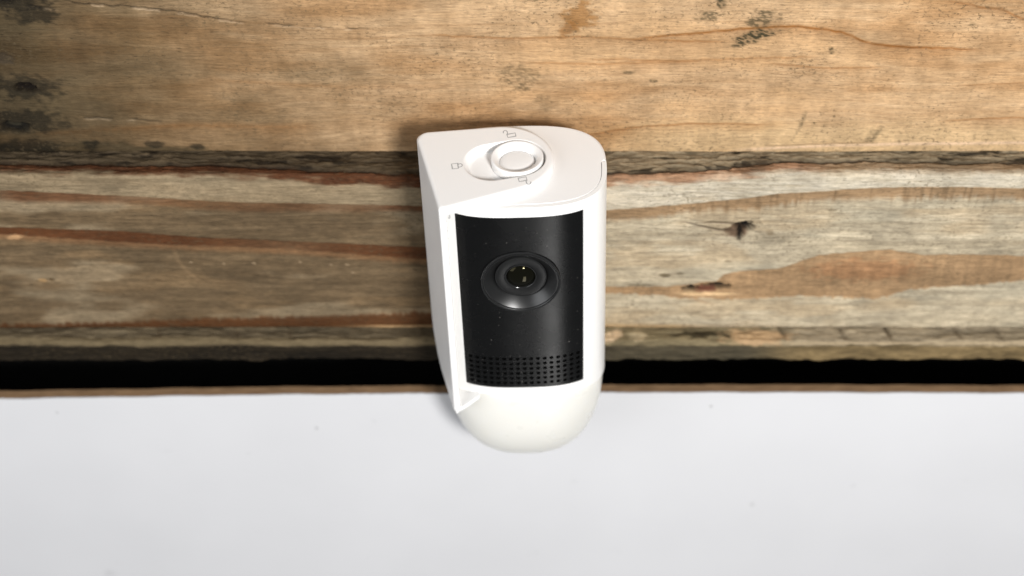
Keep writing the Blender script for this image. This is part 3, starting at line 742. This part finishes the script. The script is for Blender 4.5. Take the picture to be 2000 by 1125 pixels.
# bracket: teardrop top arm + side arm + bottom flange, fused
PHI = math.radians(13.0)
def uv(u, w):                           # bracket plan coordinates -> device x,y
    n = (-math.cos(PHI), -math.sin(PHI)); t = (math.sin(PHI), -math.cos(PHI))
    return (n[0]*u+t[0]*w, n[1]*u+t[1]*w)
def teardrop(delta=0.0):
    """convex outline in (u,w): circle centre (4,0) R 16.7, straight flanks to u=29.3, w=+-21.95"""
    c, R = 5.2, 17.5-delta; U = 30.0-delta; Wd = 20.6-delta; WC = -1.35; out = []
    a0 = math.atan2(Wd-R*0.985, U-c)
    for a in np.linspace(math.pi/2+a0, 1.5*math.pi-a0, 90): out.append((c+R*math.cos(a), WC+R*math.sin(a)))
    rb, rf = max(0.3, 4.0-delta), max(0.3, 1.6-delta)   # back-left and front-left corner radii
    for a in np.linspace(-math.pi/2-0.09, 0, 10): out.append((U-rb+rb*math.cos(a), WC-Wd+rb+rb*math.sin(a)))
    for a in np.linspace(0, math.pi/2+0.09, 10): out.append((U-rf+rf*math.cos(a), WC+Wd-rf+rf*math.sin(a)))
    return out
def ray_outline(poly, c, a):
    d = (math.cos(a), math.sin(a)); best = 0
    for i in range(len(poly)):
        p, q = poly[i], poly[(i+1) % len(poly)]
        ex, ey = q[0]-p[0], q[1]-p[1]; den = d[0]*ey-d[1]*ex
        if abs(den) < 1e-12: continue
        s = ((p[0]-c[0])*ey-(p[1]-c[1])*ex)/den; t = ((p[0]-c[0])*d[1]-(p[1]-c[1])*d[0])/den
        if s > 0 and -1e-6 <= t <= 1+1e-6: best = max(best, s)
    return (c[0]+d[0]*best, c[1]+d[1]*best)
def stadium(r, u0=0.0, u1=8.3):
    return [(u0+r*math.cos(a), r*math.sin(a)) for a in np.linspace(math.pi/2, 1.5*math.pi, 40)] + [(u1+r*math.cos(a), r*math.sin(a)) for a in np.linspace(-math.pi/2, math.pi/2, 40)]
CEN = (5.0, 0.0); NA = 220
def ring_from(poly, z):
    return [(*uv(*ray_outline(poly, CEN, 2*math.pi*k/NA)), z) for k in range(NA)]
rg = [ring_from(teardrop(0.3), -3.4), ring_from(teardrop(0), -2.6)]
for k in range(0, 6):
    a = k/5*math.pi/2; rg.append(ring_from(teardrop(1.3*(1-math.cos(a))), -1.3+1.3*math.sin(a)))
for r, z, u1 in ((9.6, 0.0, 8.3), (9.45, -0.05, 8.25), (9.35, -0.25, 8.15), (9.3, -0.9, 7.8), (9.2, -1.8, 7.2), (9.15, -2.5, 6.7), (8.7, -2.75, 6.3)): rg.append(ring_from(stadium(r, 0.0, u1), z))
arm = loft(rg, True, True)
# side arm: rounded plate in the (w,z) plane
def arm_outline(d):
    B, Fr, Bt = -21.95+d*1.25, 19.25-d*0.35, d
    o = [(B, -1.3), (Fr, -1.3)]
    o += [(Fr-2.5+2.5*math.cos(a), -96.0+Bt*0.4+2.5+2.5*math.sin(a)) for a in np.linspace(0, -math.pi/2, 8)]
    o += [(B+15+15*math.cos(a), -99.5+Bt+15+15*math.sin(a)) for a in np.linspace(-math.pi/2, -math.pi, 16)]
    return o
side = loft([[(*uv(u, w), z) for w, z in arm_outline(d)] for u, d in ((27.7, 0.3), (28.0, 0.0), (28.4, 0.05), (29.0, 0.35), (29.5, 0.9), (29.8, 1.5), (30.0, 2.4))])
# bottom flange: small wedge plate with a diagonal front edge
fo = [(29.4, 18.9, -95.9), (24.8, 19.0, -93.2), (20.4, 18.7, -90.4), (19, 6, -90.4), (29.4, 6, -95.9)]
nF = len(fo)
Vf = [(*uv(u, w), z) for u, w, z in fo]+[(*uv(u, w), z+1.7) for u, w, z in fo]
Ff = [tuple(range(nF)), tuple(reversed(range(nF, 2*nF)))] + [(k, (k+1) % nF, (k+1) % nF+nF, k+nF) for k in range(nF)]
def outward(v, f):
    b = bmesh.new(); vs_ = [b.verts.new(p) for p in v]
    for q in f:
        try: b.faces.new([vs_[i] for i in q])
        except ValueError: pass
    bmesh.ops.recalc_face_normals(b, faces=b.faces); b.verts.index_update()
    o = ([tuple(x.co) for x in b.verts], [tuple(x.index for x in q.verts) for q in b.faces]); b.free(); return o
v, f = baked([outward(*arm), outward(*side), outward(Vf, Ff)],
             [('REMESH', dict(mode='VOXEL', voxel_size=0.27, use_smooth_shade=True)), ('SMOOTH', dict(factor=0.5, iterations=4))])
bracket = mesh_obj('bracket', v, f, M_white, dev, True, base)
tag(bracket, 'white pivoting bracket with teardrop top and flat side arm')

# lock knob in the slot
v, f = lathe([(8.55, -2.6), (8.62, -0.2), (8.6, 0.25), (8.45, 0.45), (8.2, 0.5), (7.9, 0.44), (6.8, -0.02), (6.5, -0.25), (6.3, -0.7), (6.1, -1.7), (6.05, -2.2), (5.85, -2.2)], 128)
knob = mesh_obj('lock_knob', v, f, M_white, dev, True, base)
v, f = lathe([(5.8, -2.5), (5.8, -2.0), (5.65, -1.7), (5.25, -1.45), (4.5, -1.25), (3, -1.12), (0, -1.05)], 96)
btn = mesh_obj('knob_button', v, f, M_white, knob, True, base)
for o in (knob, btn): o.data.set_sharp_from_angle(angle=math.radians(50))

# printed lock symbols (flat ink on the bracket top)
def ribbon(pts, w, closed=False):
    P = np.array(pts, float); n = len(P); V = []; F = []
    for i in range(n):
        if closed: a, b = P[(i-1) % n], P[(i+1) % n]
        else: a, b = P[max(i-1, 0)], P[min(i+1, n-1)]
        t = b-a; t /= np.hypot(*t); nn_ = np.array([-t[1], t[0]])*w/2
        if closed:
            t1 = P[i]-P[(i-1) % n]; t1 /= np.hypot(*t1); cs = abs(np.dot(t, t1)); nn_ = nn_/max(cs, 0.5)
        V += [tuple(P[i]+nn_), tuple(P[i]-nn_)]
    for i in range(n if closed else n-1):
        j = (i+1) % n; F.append((2*i, 2*j, 2*j+1, 2*i+1))
    return V, F
def spline(pts, k=5):
    P = np.array(pts, float); out = []
    for i in range(len(P)-1):
        p0, p1, p2, p3 = P[max(i-1, 0)], P[i], P[i+1], P[min(i+2, len(P)-1)]
        for t in np.linspace(0, 1, k, endpoint=False):
            out.append(0.5*((2*p1)+(-p0+p2)*t+(2*p0-5*p1+4*p2-p3)*t*t+(-p0+3*p1-3*p2+p3)*t**3))
    out.append(P[-1]); return out
icons = [([(-21.44, -2.5), (-19.44, -2.2), (-19.15, -4.86), (-21.07, -5.09)], [(-19.35, -2.91), (-18.76, -2.5), (-18.2, -2.62), (-17.93, -3.21), (-18.06, -3.8), (-18.61, -4.15), (-19.21, -4.15)], 'closed padlock symbol in grey'),
         ([(-3.38, 12.49), (-0.61, 13.23), (-0.39, 11.45), (-3.04, 10.83)], [(-3.19, 12.62), (-3.27, 13.91), (-3.58, 14.47), (-4.03, 14.66), (-4.41, 14.35), (-4.6, 13.79), (-4.45, 13.23)], 'open padlock symbol in grey behind the knob'),
         ([(0.16, -10.06), (2.74, -9.48), (2.98, -11.22), (0.49, -11.86)], [(2.76, -11.34), (2.79, -12.26), (3.01, -12.95), (3.52, -13.3), (4.03, -13.07), (4.26, -12.49), (4.19, -11.97)], 'open padlock symbol in grey in front of the knob')]
ztop = max(p[2] for p in v) if False else 0.03
for bodyp, sh, lab in icons:
    if bodyp[0][1] < -9: bodyp, sh = [(x+0.15, y-0.55) for x, y in bodyp], [(x+0.15, y-0.55) for x, y in sh]
    V1, F1 = ribbon(bodyp, 0.32, True); V2, F2 = ribbon(spline(sh), 0.32)
    V = [(x, y, ztop) for x, y in V1]+[(x, y, ztop) for x, y in V2]; F = F1+[tuple(i+len(V1) for i in q) for q in F2]
    tag(mesh_obj('lock_symbol', V, F, M_print, bracket, False, base), lab)

# pale print on the shell beside the panel, mostly hidden by the bracket rim
V = []; F = []
def add_rib(pts, w):
    v_, f_ = ribbon(pts, w); b = len(V)
    for x, z in v_:
        X, Y, nx, ny = front(x, 0.03); V.append((X, Y, z))
    F.extend(tuple(i+b for i in q) for q in f_)
add_rib(spline([(-23.3, -7.9), (-22.6, -8.2), (-22.15, -9.0), (-22.2, -9.9), (-22.6, -10.5)], 6), 0.55)
add_rib(spline([(-23.9, -8.2), (-23.5, -8.6), (-23.5, -9.4), (-23.9, -9.9)], 6), 0.5)
for z in (-12.0, -14.6, -16.2, -19.5): add_rib([(-24.2, z), (-23.2, z-0.05)], 0.5)
tag(mesh_obj('printed_mark', V, F, M_logo, shell, False, base), 'pale grey printed swirl and lettering')

# mounting plate between the camera and the plank
v, f = lathe([(0, 0), (14, 0), (14.6, 0.5), (14.6, 3.0), (0, 3.0)], 64)
v = [(p[0], 20.6+p[2], -50+p[1]*1.6) for p in v]
mesh_obj('wall_mount', v, f, M_white, dev, True, base)
